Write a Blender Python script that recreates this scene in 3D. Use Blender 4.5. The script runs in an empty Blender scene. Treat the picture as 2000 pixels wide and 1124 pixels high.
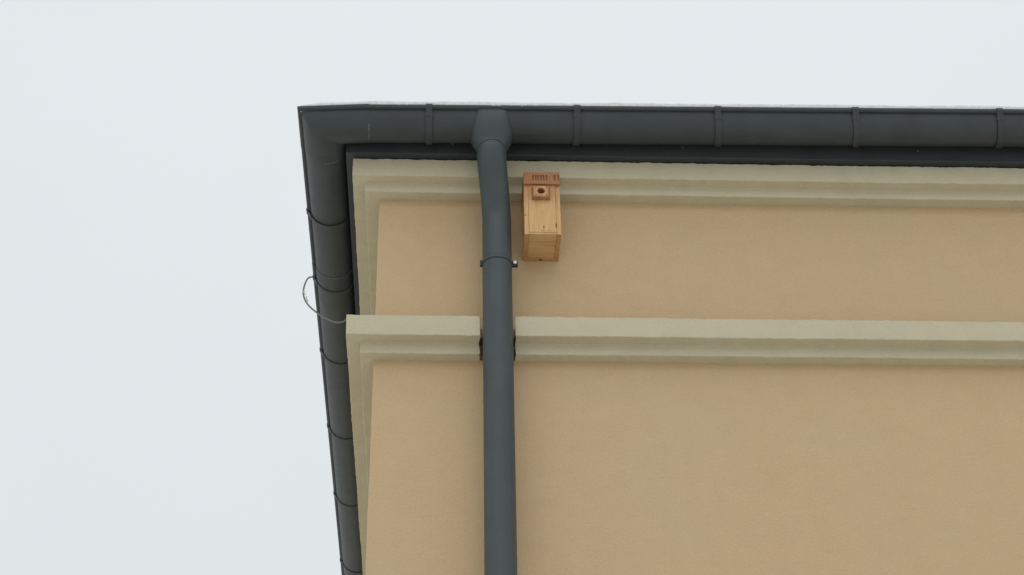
import bpy, bmesh, math, random
from mathutils import Vector, Matrix, noise
from math import sin, cos, pi, radians
random.seed(7)
scene = bpy.context.scene
C = scene.collection

# ------------------------------------------------------------------ camera
Z0 = 5.2339                       # heights below are measured from a datum 5.23 m above the ground
cam_d = bpy.data.cameras.new('camera')
cam = bpy.data.objects.new('camera', cam_d); C.objects.link(cam)
yaw, pitch, roll = 0.0520, 0.6062, -0.0181
fw = Vector((sin(yaw)*cos(pitch), cos(yaw)*cos(pitch), sin(pitch)))
r0 = Vector((cos(yaw), -sin(yaw), 0)); u0 = r0.cross(fw)
rt = cos(roll)*r0 + sin(roll)*u0; up = -sin(roll)*r0 + cos(roll)*u0
M = Matrix((rt, up, -fw)).transposed().to_4x4()
M.translation = Vector((0.2613, -5.7533, -3.5839 + Z0))
cam.matrix_world = M
cam_d.sensor_width = 36; cam_d.lens = 36*3308.1/2000
cam_d.clip_start = 0.05; cam_d.clip_end = 3000
scene.camera = cam

# ------------------------------------------------------------------ overcast sky, weak wide sun
SUN_EL, SUN_AZ = radians(48), radians(-14)      # azimuth measured from straight in front of the facade
wd = bpy.data.worlds.new('World'); scene.world = wd; wd.use_nodes = True
nt = wd.node_tree; nt.nodes.clear()
def N(t, typ, **kw):
    n = t.nodes.new(typ)
    for k, v in kw.items(): setattr(n, k, v)
    return n
sky = N(nt, 'ShaderNodeTexSky', sky_type='NISHITA'); sky.sun_disc = False
sky.sun_elevation = SUN_EL; sky.sun_rotation = radians(180) + SUN_AZ
sky.air_density = 1.0; sky.dust_density = 6.0; sky.ozone_density = 1.0
hs = N(nt, 'ShaderNodeHueSaturation'); hs.inputs['Saturation'].default_value = 0.25
nt.links.new(sky.outputs[0], hs.inputs['Color'])
tc = N(nt, 'ShaderNodeTexCoord'); sep = N(nt, 'ShaderNodeSeparateXYZ')
nt.links.new(tc.outputs['Generated'], sep.inputs[0])
mr = N(nt, 'ShaderNodeMapRange'); mr.inputs['From Min'].default_value = 0; mr.inputs['From Max'].default_value = 1
mr.inputs['To Min'].default_value = 0.915; mr.inputs['To Max'].default_value = 1.105
nt.links.new(sep.outputs['Z'], mr.inputs['Value'])
cn = N(nt, 'ShaderNodeTexNoise'); cn.inputs['Scale'].default_value = 3.0; cn.inputs['Detail'].default_value = 3
nt.links.new(tc.outputs['Generated'], cn.inputs['Vector'])
mr2 = N(nt, 'ShaderNodeMapRange'); mr2.inputs['From Min'].default_value = .3; mr2.inputs['From Max'].default_value = .7
mr2.inputs['To Min'].default_value = 0.985; mr2.inputs['To Max'].default_value = 1.015
nt.links.new(cn.outputs['Fac'], mr2.inputs['Value'])
mu = N(nt, 'ShaderNodeMath', operation='MULTIPLY'); nt.links.new(mr.outputs[0], mu.inputs[0]); nt.links.new(mr2.outputs[0], mu.inputs[1])
oc = N(nt, 'ShaderNodeVectorMath', operation='SCALE'); oc.inputs[0].default_value = (7.88, 8.28, 8.52)
nt.links.new(mu.outputs[0], oc.inputs['Scale'])
mx = N(nt, 'ShaderNodeMix', data_type='RGBA'); mx.inputs['Factor'].default_value = 0.93   # cloud cover over the clear sky
nt.links.new(hs.outputs[0], mx.inputs['A']); nt.links.new(oc.outputs[0], mx.inputs['B'])
bg = N(nt, 'ShaderNodeBackground'); bg.inputs['Strength'].default_value = 0.1
wo = N(nt, 'ShaderNodeOutputWorld')
nt.links.new(mx.outputs['Result'], bg.inputs['Color']); nt.links.new(bg.outputs[0], wo.inputs[0])

sd = bpy.data.lights.new('sun', 'SUN'); sd.energy = 0.55; sd.angle = radians(70); sd.color = (1, .965, .92)
so = bpy.data.objects.new('sun', sd); C.objects.link(so)
sdir = Vector((sin(SUN_AZ)*cos(SUN_EL), -cos(SUN_AZ)*cos(SUN_EL), sin(SUN_EL)))
so.rotation_euler = sdir.to_track_quat('Z', 'Y').to_euler(); so.location = sdir*30 + Vector((0, 0, Z0))

vs = scene.view_settings
vs.view_transform = 'Standard'; vs.look = 'None'; vs.gamma = 1; vs.exposure = 0.0; vs.use_curve_mapping = False
scene.render.engine = 'CYCLES'
scene.cycles.max_bounces = 8; scene.cycles.diffuse_bounces = 5

# ------------------------------------------------------------------ materials
def mat(name, build):
    m = bpy.data.materials.new(name); m.use_nodes = True
    t = m.node_tree; b = t.nodes['Principled BSDF']; build(t, b); return m
def coords(t, scale=(1, 1, 1), kind='pos', loc=(0, 0, 0)):
    if kind == 'pos':
        g = N(t, 'ShaderNodeNewGeometry'); o = g.outputs['Position']
    else:
        g = N(t, 'ShaderNodeTexCoord'); o = g.outputs['Object']
    mp = N(t, 'ShaderNodeMapping'); mp.inputs['Scale'].default_value = scale; mp.inputs['Location'].default_value = loc
    t.links.new(o, mp.inputs['Vector']); return mp.outputs[0]
def tnoise(t, vec, scale, detail=3, rough=.5):
    n = N(t, 'ShaderNodeTexNoise'); n.inputs['Scale'].default_value = scale
    n.inputs['Detail'].default_value = detail; n.inputs['Roughness'].default_value = rough
    t.links.new(vec, n.inputs['Vector']); return n.outputs['Fac']
def ramp(t, fac, stops):
    r = N(t, 'ShaderNodeValToRGB'); e = r.color_ramp.elements
    while len(e) < len(stops): e.new(.5)
    for i, (p, c) in enumerate(stops): e[i].position = p; e[i].color = (*c, 1)
    t.links.new(fac, r.inputs[0]); return r.outputs[0]
def mixc(t, a, b, fac, mode='MIX'):
    m = N(t, 'ShaderNodeMix', data_type='RGBA', blend_type=mode)
    for k, v in (('A', a), ('B', b), ('Factor', fac)):
        s = m.inputs[k]
        if hasattr(v, 'node'): t.links.new(v, s)
        else: s.default_value = (*v, 1) if isinstance(v, tuple) else v
    return m.outputs['Result']
def fmath(t, op, a, b=0.0, clamp=False):
    m = N(t, 'ShaderNodeMath', operation=op); m.use_clamp = clamp
    for i, v in enumerate((a, b)):
        if hasattr(v, 'node'): t.links.new(v, m.inputs[i])
        else: m.inputs[i].default_value = v
    return m.outputs[0]
def bump(t, b, h, strength, dist):
    n = N(t, 'ShaderNodeBump'); n.inputs['Strength'].default_value = strength; n.inputs['Distance'].default_value = dist
    t.links.new(h, n.inputs['Height']); t.links.new(n.outputs[0], b.inputs['Normal'])

def render_coat(cA, cB, cC, grain, bstr, patch=1.1):
    """painted mineral render: three near tones in soft patches, trowelled grain"""
    def f(t, b):
        p = coords(t)
        c = mixc(t, cA, cB, ramp(t, tnoise(t, p, patch, 5, .55), [(.36, (0, 0, 0)), (.64, (1, 1, 1))]))
        c = mixc(t, c, cC, ramp(t, tnoise(t, coords(t, (1, 1, 1), loc=(7, 3, 1)), patch*3.4, 5, .6), [(.42, (0, 0, 0)), (.72, (.75, .75, .75))]))
        g1 = tnoise(t, p, grain, 4, .65); g2 = tnoise(t, coords(t, (1, 1, 2.2)), grain*.28, 3, .6)
        c = mixc(t, c, ramp(t, g1, [(.3, (.89, .88, .87)), (.62, (1.02, 1.02, 1.02))]), 1.0, 'MULTIPLY')
        c = mixc(t, c, ramp(t, tnoise(t, coords(t, (1, 1, 1.5), loc=(1, 6, 2)), 8, 6, .62), [(.32, (.975, .973, .970)), (.66, (1.015, 1.015, 1.015))]), 1.0, 'MULTIPLY')
        c = mixc(t, c, ramp(t, tnoise(t, coords(t, (9, 9, .5), loc=(3, 1, 8)), 1, 4, .6), [(.35, (.965, .96, .95)), (.6, (1.005, 1.005, 1.005))]), .3, 'MULTIPLY')
        sp = ramp(t, tnoise(t, coords(t, (1, 1, 1), loc=(2, 9, 4)), grain*.55, 2, .5), [(.70, (1, 1, 1)), (.78, (.86, .84, .82))])
        c = mixc(t, c, sp, .7, 'MULTIPLY')
        t.links.new(c, b.inputs['Base Color']); b.inputs['Roughness'].default_value = .93
        b.inputs['Specular IOR Level'].default_value = .2
        h = fmath(t, 'ADD', g1, fmath(t, 'MULTIPLY', g2, 1.6))
        h = fmath(t, 'ADD', h, fmath(t, 'MULTIPLY', tnoise(t, p, 5, 2), 2.5))
        bump(t, b, h, bstr, .004)
    return f
M_wall = mat('peach_render', render_coat((.546, .398, .244), (.524, .410, .250), (.556, .392, .244), 170, .4))
M_trim = mat('cream_trim_render', render_coat((.532, .488, .358), (.518, .480, .362), (.548, .505, .385), 240, .4, 2.2))
M_cut = mat('dark_cut_and_gap', render_coat((.085, .075, .060), (.13, .115, .09), (.05, .046, .04), 180, .8, 30))

def coated(col, rough, var=.12, dirt=True):
    def f(t, b):
        p = coords(t)
        n = tnoise(t, p, 9, 5, .6)
        d = tuple(x*(1-var) for x in col); l = tuple(x*(1+var) for x in col)
        c = ramp(t, n, [(.3, d), (.7, l)])
        if dirt:
            s = ramp(t, tnoise(t, coords(t, (1, 1, 1), loc=(4, 4, 4)), 330, 2, .5), [(.74, (0, 0, 0)), (.80, (1, 1, 1))])
            c = mixc(t, c, tuple(min(1, x*2.2+.02) for x in col), fmath(t, 'MULTIPLY', s, .22))
        t.links.new(c, b.inputs['Base Color'])
        rr = N(t, 'ShaderNodeMapRange'); rr.inputs['To Min'].default_value = rough-.07; rr.inputs['To Max'].default_value = rough+.1
        t.links.new(tnoise(t, p, 25, 4), rr.inputs['Value']); t.links.new(rr.outputs[0], b.inputs['Roughness'])
        b.inputs['Specular IOR Level'].default_value = .35
        bump(t, b, fmath(t, 'ADD', tnoise(t, p, 6, 2), fmath(t, 'MULTIPLY', tnoise(t, p, 60, 2), .1)), .25, .006)
    return f
M_gut = mat('anthracite_coated_steel', coated((.042, .052, .0590), .50, .12))
M_fas = mat('anthracite_fascia_sheet', coated((.036, .043, .048), .55))
M_pipe = mat('anthracite_pipe_steel', coated((.052, .065, .071), .45, .07))
M_str = mat('anthracite_strap_steel', coated((.042, .051, .056), .5))
M_clip = mat('dark_clip_steel', coated((.022, .022, .024), .5))
M_seal = mat('grey_sealant', coated((.28, .29, .28), .6, .25, False))
M_scr = mat('grey_screw', coated((.15, .155, .16), .5, .1, False))
M_zinc = mat('zinc_screw', coated((.75, .75, .74), .35, .05, False))
M_cable = mat('grey_cable', coated((.21, .215, .22), .5, .1, False))
def snowf(t, b):
    p = coords(t); n = tnoise(t, p, 40, 4)
    t.links.new(ramp(t, n, [(.3, (.76, .79, .82)), (.7, (.82, .84, .86))]), b.inputs['Base Color'])
    b.inputs['Roughness'].default_value = .8; b.inputs['Specular IOR Level'].default_value = .2
    bump(t, b, fmath(t, 'ADD', n, tnoise(t, p, 3, 3)), .4, .01)
M_snow = mat('snow', snowf)
def wetsnow(t, b):
    p = coords(t); n = tnoise(t, p, 60, 4)
    t.links.new(ramp(t, n, [(.3, (.52, .55, .57)), (.7, (.66, .68, .70))]), b.inputs['Base Color'])
    b.inputs['Roughness'].default_value = .6; bump(t, b, n, .4, .006)
M_ice = mat('wet_snow', wetsnow)
def paving(t, b):
    p = coords(t); n = tnoise(t, p, .8, 5, .6); g = tnoise(t, p, 30, 3)
    c = ramp(t, n, [(.35, (.78, .73, .61)), (.65, (.86, .84, .77))])
    t.links.new(mixc(t, c, ramp(t, g, [(.3, (.95, .95, .95)), (.6, (1, 1, 1))]), 1.0, 'MULTIPLY'), b.inputs['Base Color'])
    b.inputs['Roughness'].default_value = .9; bump(t, b, g, .5, .01)
M_ground = mat('sandy_snow_dusted_ground', paving)
def rooff(t, b):
    t.links.new(ramp(t, tnoise(t, coords(t), 8, 3), [(.3, (.05, .055, .06)), (.7, (.07, .075, .08))]), b.inputs['Base Color']); b.inputs['Roughness'].default_value = .6
M_roof = mat('roof_sheet', rooff)

def wood(light, dark, scale=1.0, stain=None, knots=(), grainaxis=2):
    """sawn softwood, grain along one object axis; optional varnish run at the top, knots at (x, z)"""
    def f(t, b):
        s = [34*scale]*3; s[grainaxis] = 2.2*scale
        p = coords(t, tuple(s), 'obj')
        g = tnoise(t, p, 1.6, 5, .6); g2 = tnoise(t, p, 6.5, 3, .6)
        c = ramp(t, g, [(.30, dark), (.52, light), (.75, tuple(x*.86+y*.14 for x, y in zip(light, dark)))])
        c = mixc(t, c, ramp(t, g2, [(.3, (.80, .76, .70)), (.65, (1.05, 1.05, 1.05))]), .75, 'MULTIPLY')
        o = coords(t, (1, 1, 1), 'obj'); sx = N(t, 'ShaderNodeSeparateXYZ'); t.links.new(o, sx.inputs[0])
        if stain:
            z0, z1, col = stain
            m = N(t, 'ShaderNodeMapRange'); m.inputs['From Min'].default_value = z0; m.inputs['From Max'].default_value = z1
            zz = fmath(t, 'ADD', sx.outputs['Z'], fmath(t, 'MULTIPLY', fmath(t, 'SUBTRACT', tnoise(t, p, 1.0, 3), .5), .09))
            t.links.new(zz, m.inputs['Value'])
            c = mixc(t, c, col, fmath(t, 'MULTIPLY', m.outputs[0], .9))
        for kx, kz, rx, rz, colr in knots:
            dx = fmath(t, 'DIVIDE', fmath(t, 'SUBTRACT', sx.outputs['X'], kx), rx)
            dz = fmath(t, 'DIVIDE', fmath(t, 'SUBTRACT', sx.outputs['Z'], kz), rz)
            d = fmath(t, 'ADD', fmath(t, 'MULTIPLY', dx, dx), fmath(t, 'MULTIPLY', dz, dz))
            k = fmath(t, 'SUBTRACT', 1.25, d, True)
            c = mixc(t, c, colr, k)
        t.links.new(c, b.inputs['Base Color']); b.inputs['Roughness'].default_value = .68
        b.inputs['Specular IOR Level'].default_value = .3
        bump(t, b, fmath(t, 'ADD', g, g2), .35, .0015)
    return f
PINE_L, PINE_D = (.60, .385, .185), (.47, .27, .108)
RED_L, RED_D = (.36, .172, .083), (.235, .100, .044)
KN = (.09, .045, .02)

# ------------------------------------------------------------------ helpers
def link(name, me, m, parent=None):
    o = bpy.data.objects.new(name, me); C.objects.link(o)
    if m is not None and not me.materials: me.materials.append(m)
    if parent is not None: o.parent = parent
    return o
def thing(name, loc, label, cat, group=None):
    o = bpy.data.objects.new(name, None); C.objects.link(o); o.location = loc; o.empty_display_size = .1
    o['label'] = label; o['category'] = cat
    if group: o['group'] = group
    return o
def obj(name, bm, m, parent=None, smooth=False):
    """links a bmesh built in world coordinates (its origin is its parent's)"""
    bmesh.ops.recalc_face_normals(bm, faces=bm.faces)
    me = bpy.data.meshes.new(name)
    if parent is not None:
        off = parent.matrix_world.translation if parent.parent else parent.location
        bmesh.ops.translate(bm, verts=bm.verts, vec=-WORLD[parent.name] if parent.name in WORLD else -off)
    if smooth:
        for f in bm.faces: f.smooth = True
    bm.to_mesh(me); bm.free()
    o = link(name, me, m, parent)
    if parent is not None: WORLD[o.name] = WORLD.get(parent.name, Vector(parent.location))
    if smooth: me.set_sharp_from_angle(angle=radians(40))
    return o
WORLD = {}
def box(bm, x0, x1, y0, y1, z0, z1, bev=0.0):
    v = [bm.verts.new((x, y, z)) for x in (x0, x1) for y in (y0, y1) for z in (z0, z1)]
    fs = [bm.faces.new([v[i] for i in q]) for q in ((0, 1, 3, 2), (4, 6, 7, 5), (0, 4, 5, 1), (2, 3, 7, 6), (0, 2, 6, 4), (1, 5, 7, 3))]
    if bev:
        bmesh.ops.bevel(bm, geom=list({e for f in fs for e in f.edges}), offset=bev, segments=2, affect='EDGES', profile=.5)
def loft(bm, rings, closed=True, caps=True):
    R = [[bm.verts.new(p) for p in r] for r in rings]; n = len(R[0])
    for a, b in zip(R, R[1:]):
        for i in range(n if closed else n-1):
            j = (i+1) % n
            bm.faces.new((a[i], a[j], b[j], b[i]))
    if caps and closed:
        bm.faces.new(R[0][::-1]); bm.faces.new(R[-1])
    return R
def tube(bm, pts, rad, seg=12, caps=True):
    pts = [Vector(p) for p in pts]; rings = []; ref = None
    for i, p in enumerate(pts):
        d = (pts[min(i+1, len(pts)-1)] - pts[max(i-1, 0)]).normalized()
        if ref is None:
            ref = Vector((0, 0, 1)) if abs(d.z) < .9 else Vector((1, 0, 0))
        a = (ref - d*ref.dot(d)).normalized(); ref = a; bb = d.cross(a)
        r = rad[i] if isinstance(rad, (list, tuple)) else rad
        rings.append([p + a*cos(2*pi*k/seg)*r + bb*sin(2*pi*k/seg)*r for k in range(seg)])
    return loft(bm, rings, True, caps)
def nz(x, y, z, s): return noise.noise(Vector((x*s, y*s, z*s)))
def smoothpts(pts, n=8):
    P = [Vector(p) for p in pts]; P = [2*P[0]-P[1]] + P + [2*P[-1]-P[-2]]; out = []
    for i in range(1, len(P)-2):
        for k in range(n):
            t = k/n; a, b, c, d = P[i-1:i+3]
            out.append(.5*((2*b) + (c-a)*t + (2*a-5*b+4*c-d)*t*t + (3*b-a-3*c+d)*t**3))
    out.append(P[-2]); return out

# ------------------------------------------------------------------ ground: a sheet of snow to the horizon
bm = bmesh.new(); n = 48
gv = []
for i in range(n+1):
    row = []
    for j in range(n+1):
        s = lambda q: math.copysign(abs(q)**3.2, q)*900
        x, y = s(2*i/n-1)+.3, s(2*j/n-1)-2
        row.append(bm.verts.new((x, y, .03*nz(x, y, 0, .35)+(.0 if abs(x)+abs(y) < 60 else .5*nz(x, y, 3, .01)))))
    gv.append(row)
for i in range(n):
    for j in range(n): bm.faces.new((gv[i][j], gv[i+1][j], gv[i+1][j+1], gv[i][j+1]))
g = obj('ground', bm, M_ground, None, True); g['kind'] = 'structure'; g['label'] = 'pale sandy ground dusted with snow below the house'

# ------------------------------------------------------------------ house: walls, cornice, string course, fascia, roof
L, W = 6.4, 9.0
house = thing('house', (0, 0, 0), 'peach rendered house corner with cream mouldings and anthracite eaves', 'house')
bpy.context.view_layer.update()
def around(d, side, s):
    """point at offset d outside the wall; s = metres along that side measured from its first corner, stretched to the mitres"""
    k = lambda s, n: s - d*max(0, 1-s/.3) + d*max(0, 1-(n-s)/.3)
    if side == 'front': return Vector((k(s, L), -d, 0))
    if side == 'left': return Vector((-d, k(s, W), 0))
    if side == 'right': return Vector((L+d, -d + s*(W+2*d)/W, 0))
    return Vector((-d + s*(L+2*d)/L, W+d, 0))
def steps(a, b, fine_end, fs, cs):
    out = []; x = a
    while x < b-1e-6:
        out.append(x); x += fs if x < fine_end else cs
    out.append(b); return out
def rounded(prof, r):
    """round the convex corners of an open (d, z) profile"""
    out = [Vector(prof[0])]
    for a, b, c in zip(prof, prof[1:], prof[2:]):
        a, b, c = Vector(a), Vector(b), Vector(c)
        p, q = b + (a-b).normalized()*r, b + (c-b).normalized()*r
        for k in range(4):
            t = k/3; out.append((1-t)**2*p + 2*t*(1-t)*b + t*t*q)
    out.append(Vector(prof[-1])); return out
def rough_pt(p, amp):
    return p + Vector((nz(p.x, p.y, p.z+3, 26)*amp*.45 + nz(p.x+9, p.y, p.z, 90)*amp*.75 + nz(p.x, p.y+4, p.z, 3)*amp*1.0,
                       nz(p.x, p.y, p.z+7, 26)*amp*.45 + nz(p.x+5, p.y, p.z, 90)*amp*.55 + nz(p.x, p.y+8, p.z, 3)*amp*1.0,
                       nz(p.x, p.y, p.z+1, 26)*amp*.45 + nz(p.x+2, p.y, p.z, 90)*amp*1.0 + nz(p.x+3, p.y, p.z, 1.3)*amp*1.0))
def strip(bm, prof, side, ss, amp, cap0=False, cap1=False, ragged=None, chip=None):
    rings = []
    for s in ss:
        ring = []
        for q in prof:
            p = around(q.x, side, s); p.z = q.y + Z0
            a = amp
            if q.x < 0: a = 0
            p = rough_pt(p, a)
            if chip and q.y > chip: p.z -= .0035*max(0, nz(p.x, p.y, 2, 24)) + .004*max(0, nz(p.x, p.y, 6, 60)-.25)
            if ragged and s in ragged:
                p.x = ragged[s] + .0045*nz(p.x, p.y, p.z, 60) + .0035*nz(p.x, p.y, p.z+5, 150)
            ring.append(p)
        rings.append(ring)
    R = loft(bm, rings, False, False)
    for flag, r in ((cap0, R[0]), (cap1, R[-1])):
        if flag:
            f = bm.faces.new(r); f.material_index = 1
# wall: rounded arris, fine rows along the visible corner
bm = bmesh.new()
zs = steps(-.3, Z0+.99, 99, .05, .05)
def wallring(z):
    pts = []
    fr = steps(.004, L-.004, 3.2, .16, .8); lf = steps(.004, W-.004, 2.0, .3, 1.5)
    pts += [(x, 0) for x in fr] + [(L, .004)] + [(L, W-.004), (L-.004, W)] + [(.004, W)]
    pts += [(0, y) for y in reversed(lf)] + [(.0011, .0011)]
    out = []
    for x, y in pts:
        p = Vector((x, y, z)); q = rough_pt(p, .0016 if (x < .05 and y < .05) else .0008); q.z = z
        out.append(q)
    return out
loft(bm, [wallring(z) for z in zs], True, True)
obj('wall', bm, M_wall, house, True)
# cornice
corn = rounded([(-.012, .9940), (.1125, .9940), (.1125, .9036), (.0585, .9036), (.0585, .858), (-.012, .858)], .0035)
bm = bmesh.new(); AMP = .0024
strip(bm, corn, 'front', steps(0, L, 3.3, .011, .2), AMP, chip=.985)
strip(bm, corn, 'left', steps(0, W, 2.2, .014, .2), AMP, chip=.985)
strip(bm, corn, 'right', steps(0, W, 0, .2, .5), AMP); strip(bm, corn, 'back', steps(0, L, 0, .2, .5), AMP)
bmesh.ops.remove_doubles(bm, verts=bm.verts, dist=.0004)
obj('cornice', bm, M_trim, house, True)
# string course, cut through where the downpipe passes
GA, GB = .4235, .5688
sc = rounded([(-.012, .2075), (.1082, .1941), (.1082, .1009), (.0526, .1009), (.0526, .0494), (-.012, .0494)], .0035)
bm = bmesh.new()
ss = steps(0, GA, 1, .011, .011)
strip(bm, sc, 'front', ss, AMP, False, True, {GA: GA})
strip(bm, sc, 'left', steps(0, W, 5.2, .016, .2), AMP); strip(bm, sc, 'back', steps(0, L, 0, .2, .5), AMP)
bmesh.ops.remove_doubles(bm, verts=bm.verts, dist=.0004)
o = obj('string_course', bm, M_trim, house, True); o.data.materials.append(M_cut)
bm = bmesh.new()
strip(bm, sc, 'front', [GB] + steps(GB+.012, L, 3.3, .011, .2), AMP, True, False, {GB: GB})
strip(bm, sc, 'right', steps(0, W, 0, .2, .5), AMP)
bmesh.ops.remove_doubles(bm, verts=bm.verts, dist=.0004)
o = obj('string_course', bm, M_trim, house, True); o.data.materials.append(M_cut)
# ragged dark pieces in the gap behind the pipe
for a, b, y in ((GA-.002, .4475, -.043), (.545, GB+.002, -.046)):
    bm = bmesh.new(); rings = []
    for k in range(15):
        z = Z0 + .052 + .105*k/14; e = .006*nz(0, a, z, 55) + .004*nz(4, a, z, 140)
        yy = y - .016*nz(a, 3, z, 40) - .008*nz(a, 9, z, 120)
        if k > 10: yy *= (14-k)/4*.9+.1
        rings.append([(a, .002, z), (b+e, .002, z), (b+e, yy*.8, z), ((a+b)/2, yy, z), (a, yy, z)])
    loft(bm, rings); obj('gap_piece', bm, M_cut, house)
# fascia boxes round the eaves and their fixing screws
FO = .1435
bm = bmesh.new()
ringz = [(-.02, .9995), (FO-.002, .9985), (FO, 1.0005), (FO, 1.165), (-.02, 1.165)]
prof = [Vector(q) for q in ringz]
for side, ln in (('front', L), ('left', W), ('right', W), ('back', L)):
    rings = []
    for s in steps(0, ln, 99, .4, .4):
        ring = []
        for q in prof:
            p = around(q.x, side, s); p.z = q.y + Z0 + (.0016*nz(p.x, p.y, 0, 1.3)); ring.append(p)
        rings.append(ring)
    loft(bm, rings, False, False)
bmesh.ops.remove_doubles(bm, verts=bm.verts, dist=.0004)
fascia = obj('fascia', bm, M_fas, house)
def disc_screw(name, p, d, r, h, m, parent, seg=10):
    bm = bmesh.new(); p, d = Vector(p), Vector(d).normalized()
    tube(bm, [p - d*.004, p + d*h*.6, p + d*h], [r, r, r*.6], seg)
    return obj(name, bm, m, parent, True)
for x in (.310, 1.299, 2.323, 3.32, 4.3):
    disc_screw('screw', (x, -FO, 1.0546+Z0), (0, -1, 0), .0038, .004, M_scr, fascia)
for x, y in ((-FO, -.05), (-FO, .86), (-FO, 1.9)):
    disc_screw('screw', (x, y, 1.03+Z0), (-1, 0, 0), .0038, .004, M_scr, fascia)
# hipped roof
bm = bmesh.new(); OV = .165; ez = 1.168+Z0; sl = math.tan(radians(24))
def hip(bm, ov, ez, th):
    hw = L/2 + ov; rz = ez + hw*sl
    a = [(-ov, -ov), (L+ov, -ov), (L+ov, W+ov), (-ov, W+ov)]
    lo = [bm.verts.new((x, y, ez)) for x, y in a]; hi = [bm.verts.new((x, y, ez+th)) for x, y in a]
    r1 = bm.verts.new((L/2, hw-ov, rz+th)); r2 = bm.verts.new((L/2, W+ov-hw, rz+th))
    bm.faces.new(lo[::-1])
    for i in range(4):
        j = (i+1) % 4; bm.faces.new((lo[i], lo[j], hi[j], hi[i]))
    bm.faces.new((hi[0], hi[1], r1)); bm.faces.new((hi[1], hi[2], r2, r1)); bm.faces.new((hi[2], hi[3], r2)); bm.faces.new((hi[3], hi[0], r1, r2))
hip(bm, OV, ez, .016); obj('roof', bm, M_roof, house)
bm = bmesh.new(); hip(bm, OV-.004, ez+.018, .036)
bmesh.ops.bevel(bm, geom=[e for e in bm.edges if all(v.co.z > ez+.03 for v in e.verts)], offset=.012, segments=2, affect='EDGES')
s = obj('snow', bm, M_snow, None); s['kind'] = 'stuff'; s['label'] = 'thin layer of snow lying on the hipped roof'; s['category'] = 'snow'

# ------------------------------------------------------------------ roof gutter
GR, GC, BR = .0895, .2335, .0104
gut = thing('roof_gutter', (0, 0, Z0+1.0), 'anthracite half-round metal gutter running round the eaves corner', 'gutter')
def zf(x):                                          # height of the front run: it falls towards the outlet
    return 1.0967 + .0112*x if x > -.045 else 1.0962
ZS = 1.0775                                         # height of the side run
def gprofile(dr=0.0, bead=True):
    """(offset outward from the wall, z) of the closed shell profile, centre at z = 0"""
    P = []; R = GR+dr; n = 22
    for k in range(n+1):
        th = pi - (pi-.10)*k/n; P.append((GC + R*cos(th), -R*sin(th)))
    cb = GC+GR+.0072; rb = BR + dr*.5
    for k in range(13):
        a = radians(-118) + radians(298)*k/12; P.append((cb + rb*cos(a), rb*sin(a)))
    R -= .0022
    for k in range(n+1):
        th = .10 + (pi-.10)*k/n; P.append((GC + R*cos(th), -R*sin(th)))
    return P
def front_ring(P, x, z): return [(x, -d, z+Z0+q) for d, q in P]
def side_ring(P, y, z): return [(-d, y, z+Z0+q) for d, q in P]
def wob(ring, a=.0007):
    return [Vector(p) + Vector((0, 0, a*nz(p[0], p[1], 5, 4) + a*.6*nz(p[0], p[1], 9, 14))) for p in ring]
P0, P1 = gprofile(), gprofile(.0022)
bm = bmesh.new(); loft(bm, [wob(front_ring(P0, x, zf(x))) for x in steps(-.075, L+.3, 3.2, .05, .3)]); obj('gutter_run', bm, M_gut, gut, True)
bm = bmesh.new(); loft(bm, [wob(side_ring(P0, y, ZS)) for y in steps(-.11, .80, 9, .06, .3)]); obj('gutter_run', bm, M_gut, gut, True)
bm = bmesh.new(); loft(bm, [wob(side_ring(P1, y, ZS)) for y in steps(.775, W+.3, 5, .06, .3)]); obj('gutter_run', bm, M_gut, gut, True)
SX, SY = -.0445, -.083
bm = bmesh.new()                                   # mitred corner piece, kinked up to the front run
mit = [(-d, -d, ZS+Z0+(q if q > 0 else q*.80)) for d, q in P1]
rings = [side_ring(P1, SY, ZS)]
end = front_ring(P1, SX, zf(-.06)+.0015)
for k in (1/3, 2/3, 1): rings.append([tuple(u+(v-u)*k for u, v in zip(p, q)) for p, q in zip(rings[0], mit)])
for k in (.25, .5, .75, 1): rings.append([tuple(a+(b-a)*k for a, b in zip(p, q)) for p, q in zip(mit, end)])
loft(bm, rings); obj('corner_piece', bm, M_gut, gut, True)
def arc_pts(f, a0, a1, R, n=16): return [f(R*cos(radians(a0+(a1-a0)*k/n)), -R*sin(radians(a0+(a1-a0)*k/n))) for k in range(n+1)]
def sealant(f, a0, a1, r=.0016, n=22):
    pts = arc_pts(f, a0, a1, GR+.0024, n); bm = bmesh.new()
    tube(bm, pts, [r*(.35+.9*abs(nz(k, 2, a0, .37))) for k in range(n+1)], 6); obj('sealant_line', bm, M_seal, gut, True)
sealant(lambda c, s: Vector((SX+.0022, -(GC+c), zf(SX)+Z0+s)), 46, 96)
sealant(lambda c, s: Vector((-(GC+c), SY+.002, ZS+Z0+s)), 84, 128, .0011)
sealant(lambda c, s: Vector((-(GC+c), .7735, ZS+Z0+s)), 40, 150, .0014)

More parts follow.
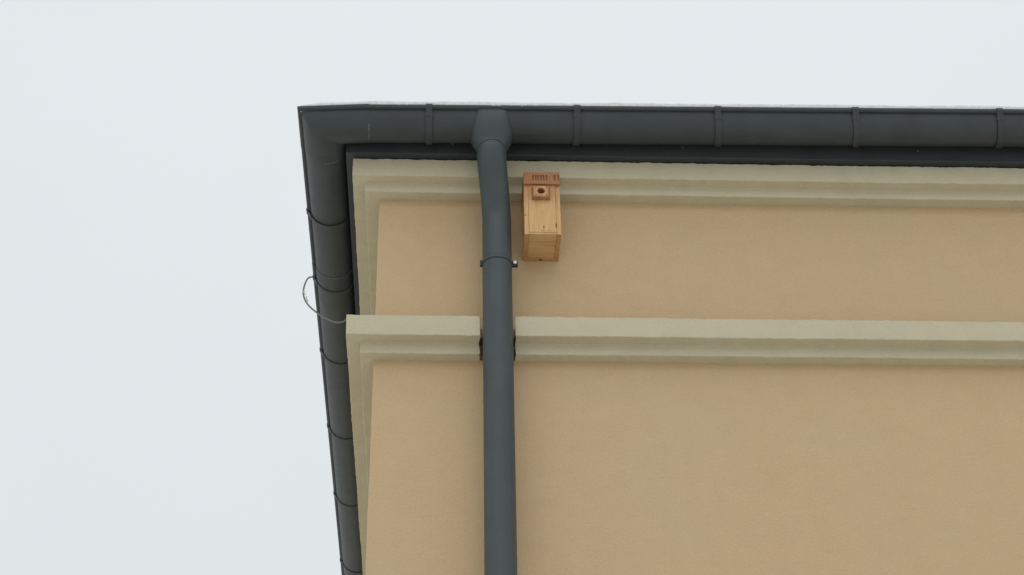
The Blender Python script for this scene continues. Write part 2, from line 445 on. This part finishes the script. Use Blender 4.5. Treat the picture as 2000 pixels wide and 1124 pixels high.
# brackets: flat strap under the gutter, folded over the bead
def strap_profile():
    R = GR+.0026; T = .0042; outer, inner = [], []
    for k in range(25):
        th = pi - (pi-.30)*k/24
        outer.append((GC+(R+T)*cos(th), -(R+T)*sin(th))); inner.append((GC+R*cos(th), -R*sin(th)))
    cb = GC+GR+.0072
    for k in range(9):
        a = radians(-62 + 172*k/8)
        outer.append((cb+(BR+.0042)*cos(a), (BR+.0042)*sin(a))); inner.append((cb+(BR+.0012)*cos(a), (BR+.0012)*sin(a)))
    return outer + inner[::-1]
SP = strap_profile()
def bracket(pos, z, side, tilt=0.0, w=.027):
    bm = bmesh.new(); rings = []
    for k in (-.5, -.46, .46, .5):
        sh = 0.0016 if abs(k) == .5 else 0
        ring = []
        for d, q in SP:
            dd = d; t = pos + k*w + tilt*(GC+.09-d)
            ring.append((t, -dd, z+Z0+q) if side == 'front' else (-dd, t, z+Z0+q))
        rings.append(ring)
    loft(bm, rings); b = obj('bracket', bm, M_str, gut, True)
    # riveted tab below the bead
    bm = bmesh.new(); R = GR+.0026+.0042; rings = []
    for th in (.30, .36, .42, .47):
        row = []
        for k, e in ((-.5, 0), (-.5, .0022), (.5, .0022), (.5, 0)):
            d, q = GC+(R-.0005+e)*cos(th), -(R-.0005+e)*sin(th); t = pos + k*w*1.12 + tilt*(GC+.09-d)
            row.append((t, -d, z+Z0+q) if side == 'front' else (-d, t, z+Z0+q))
        rings.append(row)
    loft(bm, rings); obj('tab', bm, M_str, b)
    if side == 'front':
        d, q = GC+(R+.001)*cos(.39), -(R+.001)*sin(.39)
        disc_screw('rivet', (pos, -d, z+Z0+q), (0, -cos(.39), -sin(.39)), .0034, .003, M_str, b, 8)
for i, x in enumerate((.2087, .8319, 1.4303, 2.0207, 2.6428, 3.24, 3.85, 4.45, 5.05, 5.65)):
    bracket(x, zf(x), 'front', (.00, .02, .09, .13, .15, .1, .1, .1, .1, .1)[i])
for i, y in enumerate((.372, .895, 1.535, 2.30, 3.085, 3.975, 4.8, 5.6, 6.4, 7.2, 8.0)):
    bracket(y, ZS, 'left', 0.0)

# outlet: saddle collar that hugs the gutter and funnels into the downpipe
OX = .4733
bm = bmesh.new(); rings = []
for z, w, d, e, dr in ((1.0920, .0740, .0985, 6.0, 0), (1.076, .0770, .0985, 5.0, 0), (1.060, .0815, .0978, 4.0, 0), (1.044, .0855, .0962, 3.3, 0), (1.028, .0885, .0935, 2.8, 0),
                   (1.014, .0890, .0895, 2.5, 0), (1.002, .0862, .0848, 2.3, .001), (.991, .0810, .0792, 2.15, .003), (.981, .0750, .0735, 2.05, .006), (.972, .0695, .0685, 2, .009), (.9635, .0655, .0655, 2, .011), (.9575, .0640, .0645, 2, .012)):
    ring = []
    for k in range(48):
        a = 2*pi*k/48; c, s = cos(a), sin(a)
        ring.append((OX + w*math.copysign(abs(c)**(2/e), c), -GC + d*math.copysign(abs(s)**(2/e), s), z+Z0-dr*c*c))
    rings.append(ring)
rings += [[(OX + (x-OX)*k, -GC + (y+GC)*k, q+dz) for x, y, q in rings[-1]] for k, dz in ((.955, -.0005), (.955, .02))]
loft(bm, rings, True, False); obj('outlet', bm, M_pipe, gut, True)

# snow lying in the gutter and along its bead
def gutter_snow(path, f, amp):
    bm = bmesh.new(); rings = []
    cols = [(-.334, -.008), (-.3395, .001), (-.3385, .010), (-.335, .0165), (-.325, .0205), (-.29, .024), (-.23, .027), (-.175, .03), (-.165, -.02), (-.315, -.02)]
    for s, k in path:
        ring = []
        for d, h in cols:
            hh = h if h < .004 else h*k*(1 + amp*nz(s, d, 1, 5)*.7 + amp*.45*nz(s, d, 8, 28))
            dd = d + (.0014*nz(s, h, 4, 30) if h > 0 else 0)
            ring.append(f(s, dd, hh + .0088))
        rings.append(ring)
    loft(bm, rings); return bm
xs = steps(-.328, L, 3.3, .012, .3)
def ff(s, d, h):
    lim = -.322 if s < -.30 else -.322 + min(1, (s+.30)/.14)*.16
    if d > lim: d = lim; h = min(h, .022)
    z = zf(s) if s > -.045 else ZS + (zf(0)-ZS)*(s+.33)/.285
    return (max(s, d) if False else s, d, z+Z0+h)
bm = gutter_snow([(x, min(1, .25+max(0, x+.328)*9)) for x in xs], ff, .38)
for x, r in [(.478, .004), (.492, .006), (.503, .004), (.555, .003), (.60, .0035), (.612, .004)] + [(random.uniform(-.1, 3), random.uniform(.0018, .003)) for _ in range(26)]:
    bmesh.ops.create_icosphere(bm, subdivisions=1, radius=r, matrix=Matrix.Translation((x, -GC-GR-.0072-BR*.86, zf(x)+Z0+BR*random.uniform(.1, .7))) @ Matrix.Diagonal((1.8, .6, .6, 1)))
s = obj('snow', bm, M_ice, None, True); s['kind'] = 'stuff'; s['label'] = 'thin rim of snow lying along the front gutter'; s['category'] = 'snow'
bm = gutter_snow([(y, .5) for y in steps(-.10, W, 5, .03, .3)], lambda s, d, h: (d+.030, s, ZS+Z0+h-.006), .4)
s = obj('snow', bm, M_snow, None, True); s['kind'] = 'stuff'; s['label'] = 'snow lying inside the gutter on the side wall'; s['category'] = 'snow'

# ------------------------------------------------------------------ downpipe
PX, PY, PR = .4955, -.12, .06
pipe = thing('downpipe', (PX, PY, 0), 'round anthracite downpipe bending from gutter outlet down the front wall', 'downpipe')
ctrl = [(OX, -GC, .985), (OX, -GC, .955), (OX, -GC+.002, .925), (OX+.003, -GC+.022, .875), (PX-.008, -.163, .775), (PX-.001, PY-.006, .69), (PX, PY, .64), (PX, PY, .58), (PX, PY, .50), (PX, PY, .4545)]
pts = [p + Vector((0, 0, Z0)) for p in smoothpts(ctrl, 6)]
bm = bmesh.new(); tube(bm, pts, [PR + .0018*max(0, min(1, (p.z-Z0-.75)/.15)) for p in pts], 48); obj('offset_bend', bm, M_pipe, pipe, True)
bm = bmesh.new()
zz = steps(-5.15, .4535, 99, .25, .25); zz[-2:-1] = [.30]
tube(bm, [(PX+.0008*nz(0, 0, z, 1.1), PY, z+Z0) for z in zz], [PR]*(len(zz)-1)+[PR+.0006], 48); obj('straight_pipe', bm, M_pipe, pipe, True)
def clamp(zc):
    bm = bmesh.new(); h = .0065; rings = []
    prof = [(PR-.001, h), (PR+.0024, h), (PR+.0030, h-.002), (PR+.0030, -h+.002), (PR+.0024, -h), (PR-.001, -h)]
    for k in range(64):
        a = 2*pi*k/64; rings.append([(PX+r*cos(a), PY+r*sin(a), zc+Z0+q) for r, q in prof])
    loft(bm, rings+[rings[0]], True, False); bmesh.ops.remove_doubles(bm, verts=bm.verts, dist=1e-5)
    c = obj('pipe_clamp', bm, M_pipe, pipe, True)
    bm = bmesh.new(); rings = []
    for k in range(64):
        a = 2*pi*k/64; rings.append([(PX+r*cos(a), PY+r*sin(a), zc+Z0+q) for r, q in ((PR-.001, -h-.0002), (PR+.0016, -h-.0002), (PR+.0016, -h-.004), (PR-.001, -h-.004))])
    loft(bm, rings+[rings[0]], True, False); bmesh.ops.remove_doubles(bm, verts=bm.verts, dist=1e-5)
    obj('shadow_ring', bm, M_clip, c, True)  # thin dark ring: the shadow gap under the band, put in as colour
    for nm, x0, x1 in (('flange', PX+PR-.002, PX+PR+.024), ('hinge', PX-PR-.010, PX-PR+.002)):
        for y0, y1 in ((-.0065, -.0015), (.0015, .0065)):
            bm = bmesh.new(); box(bm, x0, x1, PY+y0, PY+y1, zc+Z0-.013, zc+Z0+.013, .0012); obj(nm, bm, M_clip, c)
    disc_screw('washer', (PX+PR+.0125, PY-.0063, zc+Z0+.002), (0, -1, 0), .0088, .003, M_clip, c, 16)
    disc_screw('screw', (PX+PR+.0125, PY-.0090, zc+Z0+.002), (0, -1, 0), .0072, .0045, M_zinc, c, 16)
    disc_screw('screw_slot', (PX+PR+.0125, PY-.0128, zc+Z0+.002), (0, -1, 0), .0014, .0010, M_clip, c, 6)
    bm = bmesh.new(); tube(bm, [(PX, PY+PR-.002, zc+Z0), (PX, .02, zc+Z0)], .006, 10); obj('wall_pin', bm, M_clip, c)
clamp(.4435); clamp(-1.9); clamp(-4.0)

# ------------------------------------------------------------------ nest box
X0, X1, YF, ZB, ZT = .6075, .7575, -.1907, .5447, .858
XC = (X0+X1)/2
nb = thing('nest_box', (XC, 0, ZB+Z0), 'small pine nest box with reddish roof hung under the cornice beside the downpipe', 'nest box')
T = .018
def wm(name, red=False, **k):
    return mat(name, wood(RED_L if red else PINE_L, RED_D if red else PINE_D, **k))
M_front = wm('pine_front', stain=(.160, .255, (.44, .225, .105)), knots=((.0040, .036, .0027, .0100, KN), (.0550, .046, .0034, .0150, KN), (.0225, .019, .006, .003, (.36, .19, .07)), (.001, .020, .009, .005, (.44, .25, .10))))
M_side = wm('pine_side', stain=(.165, .255, (.44, .225, .105)), knots=((-.0715, .098, .0035, .0022, KN), (-.0700, .098, .0045, .0030, KN)))
M_floor = wm('pine_floor', grainaxis=0); M_back = mat('pine_back', wood((.50, .29, .12), (.38, .20, .075)))
M_red = wm('red_roof_wood', True, grainaxis=0); M_redp = wm('red_block_wood', True); M_plate = mat('red_plate_wood', wood((.52, .29, .15), (.42, .21, .10)))
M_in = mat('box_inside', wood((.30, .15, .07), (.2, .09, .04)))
z = lambda q: q+Z0
def part(name, m, x0, x1, y0, y1, z0, z1, bev=.0012, parent=nb):
    bm = bmesh.new(); box(bm, x0, x1, y0, y1, z(z0), z(z1), bev); o = obj(name, bm, m, parent)
    if name == 'side_board':                                        # end grain is darker
        o.data.materials.append(M_back)
        for f in o.data.polygons:
            if f.normal.z < -.9: f.material_index = 1
    return o
part('back_board', M_back, X0+.0005, X1-.0005, -.0205, .001, ZB, ZT-.004)
for a, b in ((X0, X0+T), (X1-T, X1)):
    part('side_board', M_side, a, b, YF, -.0215, ZB+.0005, ZT-.03)
part('floor_board', M_floor, X0+T+.0006, X1-T-.0006, YF+.0006, -.0215, ZB+.0022, ZB+.0095)
def holed(name, m, x0, x1, z0, z1, y0, y1, cx, cz, r, parent, seg=32):
    """board y0..y1 (y0 in front) with a round hole"""
    bm = bmesh.new(); loops = []
    angs = [2*pi*k/seg for k in range(seg)]
    def edge(a):
        c, s = cos(a), sin(a)
        t = min(((x1-cx)/c if c > 1e-9 else 1e9), ((x0-cx)/c if c < -1e-9 else 1e9), ((z1-cz)/s if s > 1e-9 else 1e9), ((z0-cz)/s if s < -1e-9 else 1e9))
        return cx+t*c, cz+t*s
    pts = [edge(a) for a in angs]
    for cxn, czn in ((x0, z0), (x0, z1), (x1, z0), (x1, z1)):      # snap the nearest spoke onto each corner
        i = min(range(seg), key=lambda i: (pts[i][0]-cxn)**2+(pts[i][1]-czn)**2); pts[i] = (cxn, czn)
    e = .0012
    rr = [[(cx+r*cos(a), y1, z(cz+r*sin(a))) for a in angs], [(cx+r*cos(a), y0+e, z(cz+r*sin(a))) for a in angs], [(cx+(r+e)*cos(a), y0, z(cz+(r+e)*sin(a))) for a in angs],
          [(cx+(x-cx)*.985, y0, z(cz+(q-cz)*.985)) for x, q in pts], [(x, y0+e, z(q)) for x, q in pts], [(x, y1, z(q)) for x, q in pts]]
    loft(bm, rr+[rr[0]], True, False); bmesh.ops.remove_doubles(bm, verts=bm.verts, dist=1e-6)
    return obj(name, bm, m, parent)
HX, HZ = .6784, .7520
holed('front_board', M_front, X0+T+.0006, X1-T-.0006, ZB+.0112, ZT-.03, YF-.0006, YF+.018, HX, HZ, .0155, nb, 48)
bm = bmesh.new(); tube(bm, [(HX, YF+.018, z(HZ)), (HX, YF+.075, z(HZ))], [.03, .055], 24, True); obj('nest_hollow', bm, M_in, nb)
pl = holed('entrance_block', M_redp, .6392, .7160, .7205, .7790, YF-.0145, YF-.0004, HX, HZ, .0158, nb)
p2 = holed('entrance_plate', M_plate, .6468, .7085, .7255, .7772, YF-.0250, YF-.0143, HX, HZ, .0152, nb)
for dx in (-.0225, .0225):
    for q in (.7315, .7715): disc_screw('screw', (HX+dx, YF-.0248, z(q)), (0, -1, 0), .0026, .0012, M_clip, p2, 8)
# roof: a board with teeth cut into its front edge
bm = bmesh.new(); RF = YF-.0105
box(bm, X0-.001, X1+.001, RF+.0070, -.0618, z(.7985), z(ZT+.0025), .001)
box(bm, X0-.001, X1+.001, RF, RF+.0132, z(.8465), z(ZT+.003), .001)
box(bm, X0-.001, X1+.001, RF-.0012, RF+.0132, z(.7978), z(.8185), .0012)
slots = [.6470, .6580, .6680, .6795, .6905, .7030, .7365, .7525]
hw = [.0026, .0029, .0029, .0033, .0033, .0031, .0034, .0026]
prev = X0-.001
for c, h in list(zip(slots, hw)) + [(X1+.001, 0)]:
    box(bm, prev, c-h, RF+.0004+.0008*random.random(), RF+.0132, z(.8183), z(.8467), .0009); prev = c+h+.0006*random.random()
rf = obj('roof', bm, M_red, nb)
part('roof_back', M_red, X0-.001, X1+.001, -.0620, -.001, .800, ZT-.002, .001)
disc_screw('screw', (X1-.010, YF-.0002, z(.7925)), (0, -1, 0), .0026, .002, M_clip, nb, 8)
disc_screw('screw', (XC, -.011, z(ZB+.001)), (0, 0, -1), .0065, .0016, M_clip, nb, 8)

# ------------------------------------------------------------------ loose cable looping out round the side gutter
cp = [(-.316, .925, 1.082), (-.336, .93, 1.1005), (-.358, .93, 1.103), (-.375, .93, 1.086), (-.3875, .93, 1.032), (-.382, .93, .982), (-.358, .93, .938), (-.314, .93, .895), (-.264, .93, .861), (-.228, .93, .845), (-.192, .93, .847), (-.173, .93, .862), (-.145, .945, .868), (-.07, .99, .835), (.004, 1.02, .80)]
bm = bmesh.new(); tube(bm, [Vector(p)+Vector((0, 0, Z0)) for p in smoothpts(cp, 6)], .0041, 10)
cb = obj('cable', bm, M_cable, None, True)
cb['label'] = 'thin grey cable looping out from the side gutter and under it'; cb['category'] = 'cable'
bm = bmesh.new()
for k in range(16):
    t = random.random(); p = Vector((-.3865+.018*t+random.uniform(-.002, .002), .93+random.uniform(-.003, .003), 1.012-.058*t+.003))
    bmesh.ops.create_icosphere(bm, subdivisions=1, radius=random.uniform(.0025, .005), matrix=Matrix.Translation(p+Vector((.003, -.002, Z0+.001))))
s = obj('snow', bm, M_snow, None); s['kind'] = 'stuff'; s['label'] = 'crumbs of snow clinging to the looped cable'; s['category'] = 'snow'
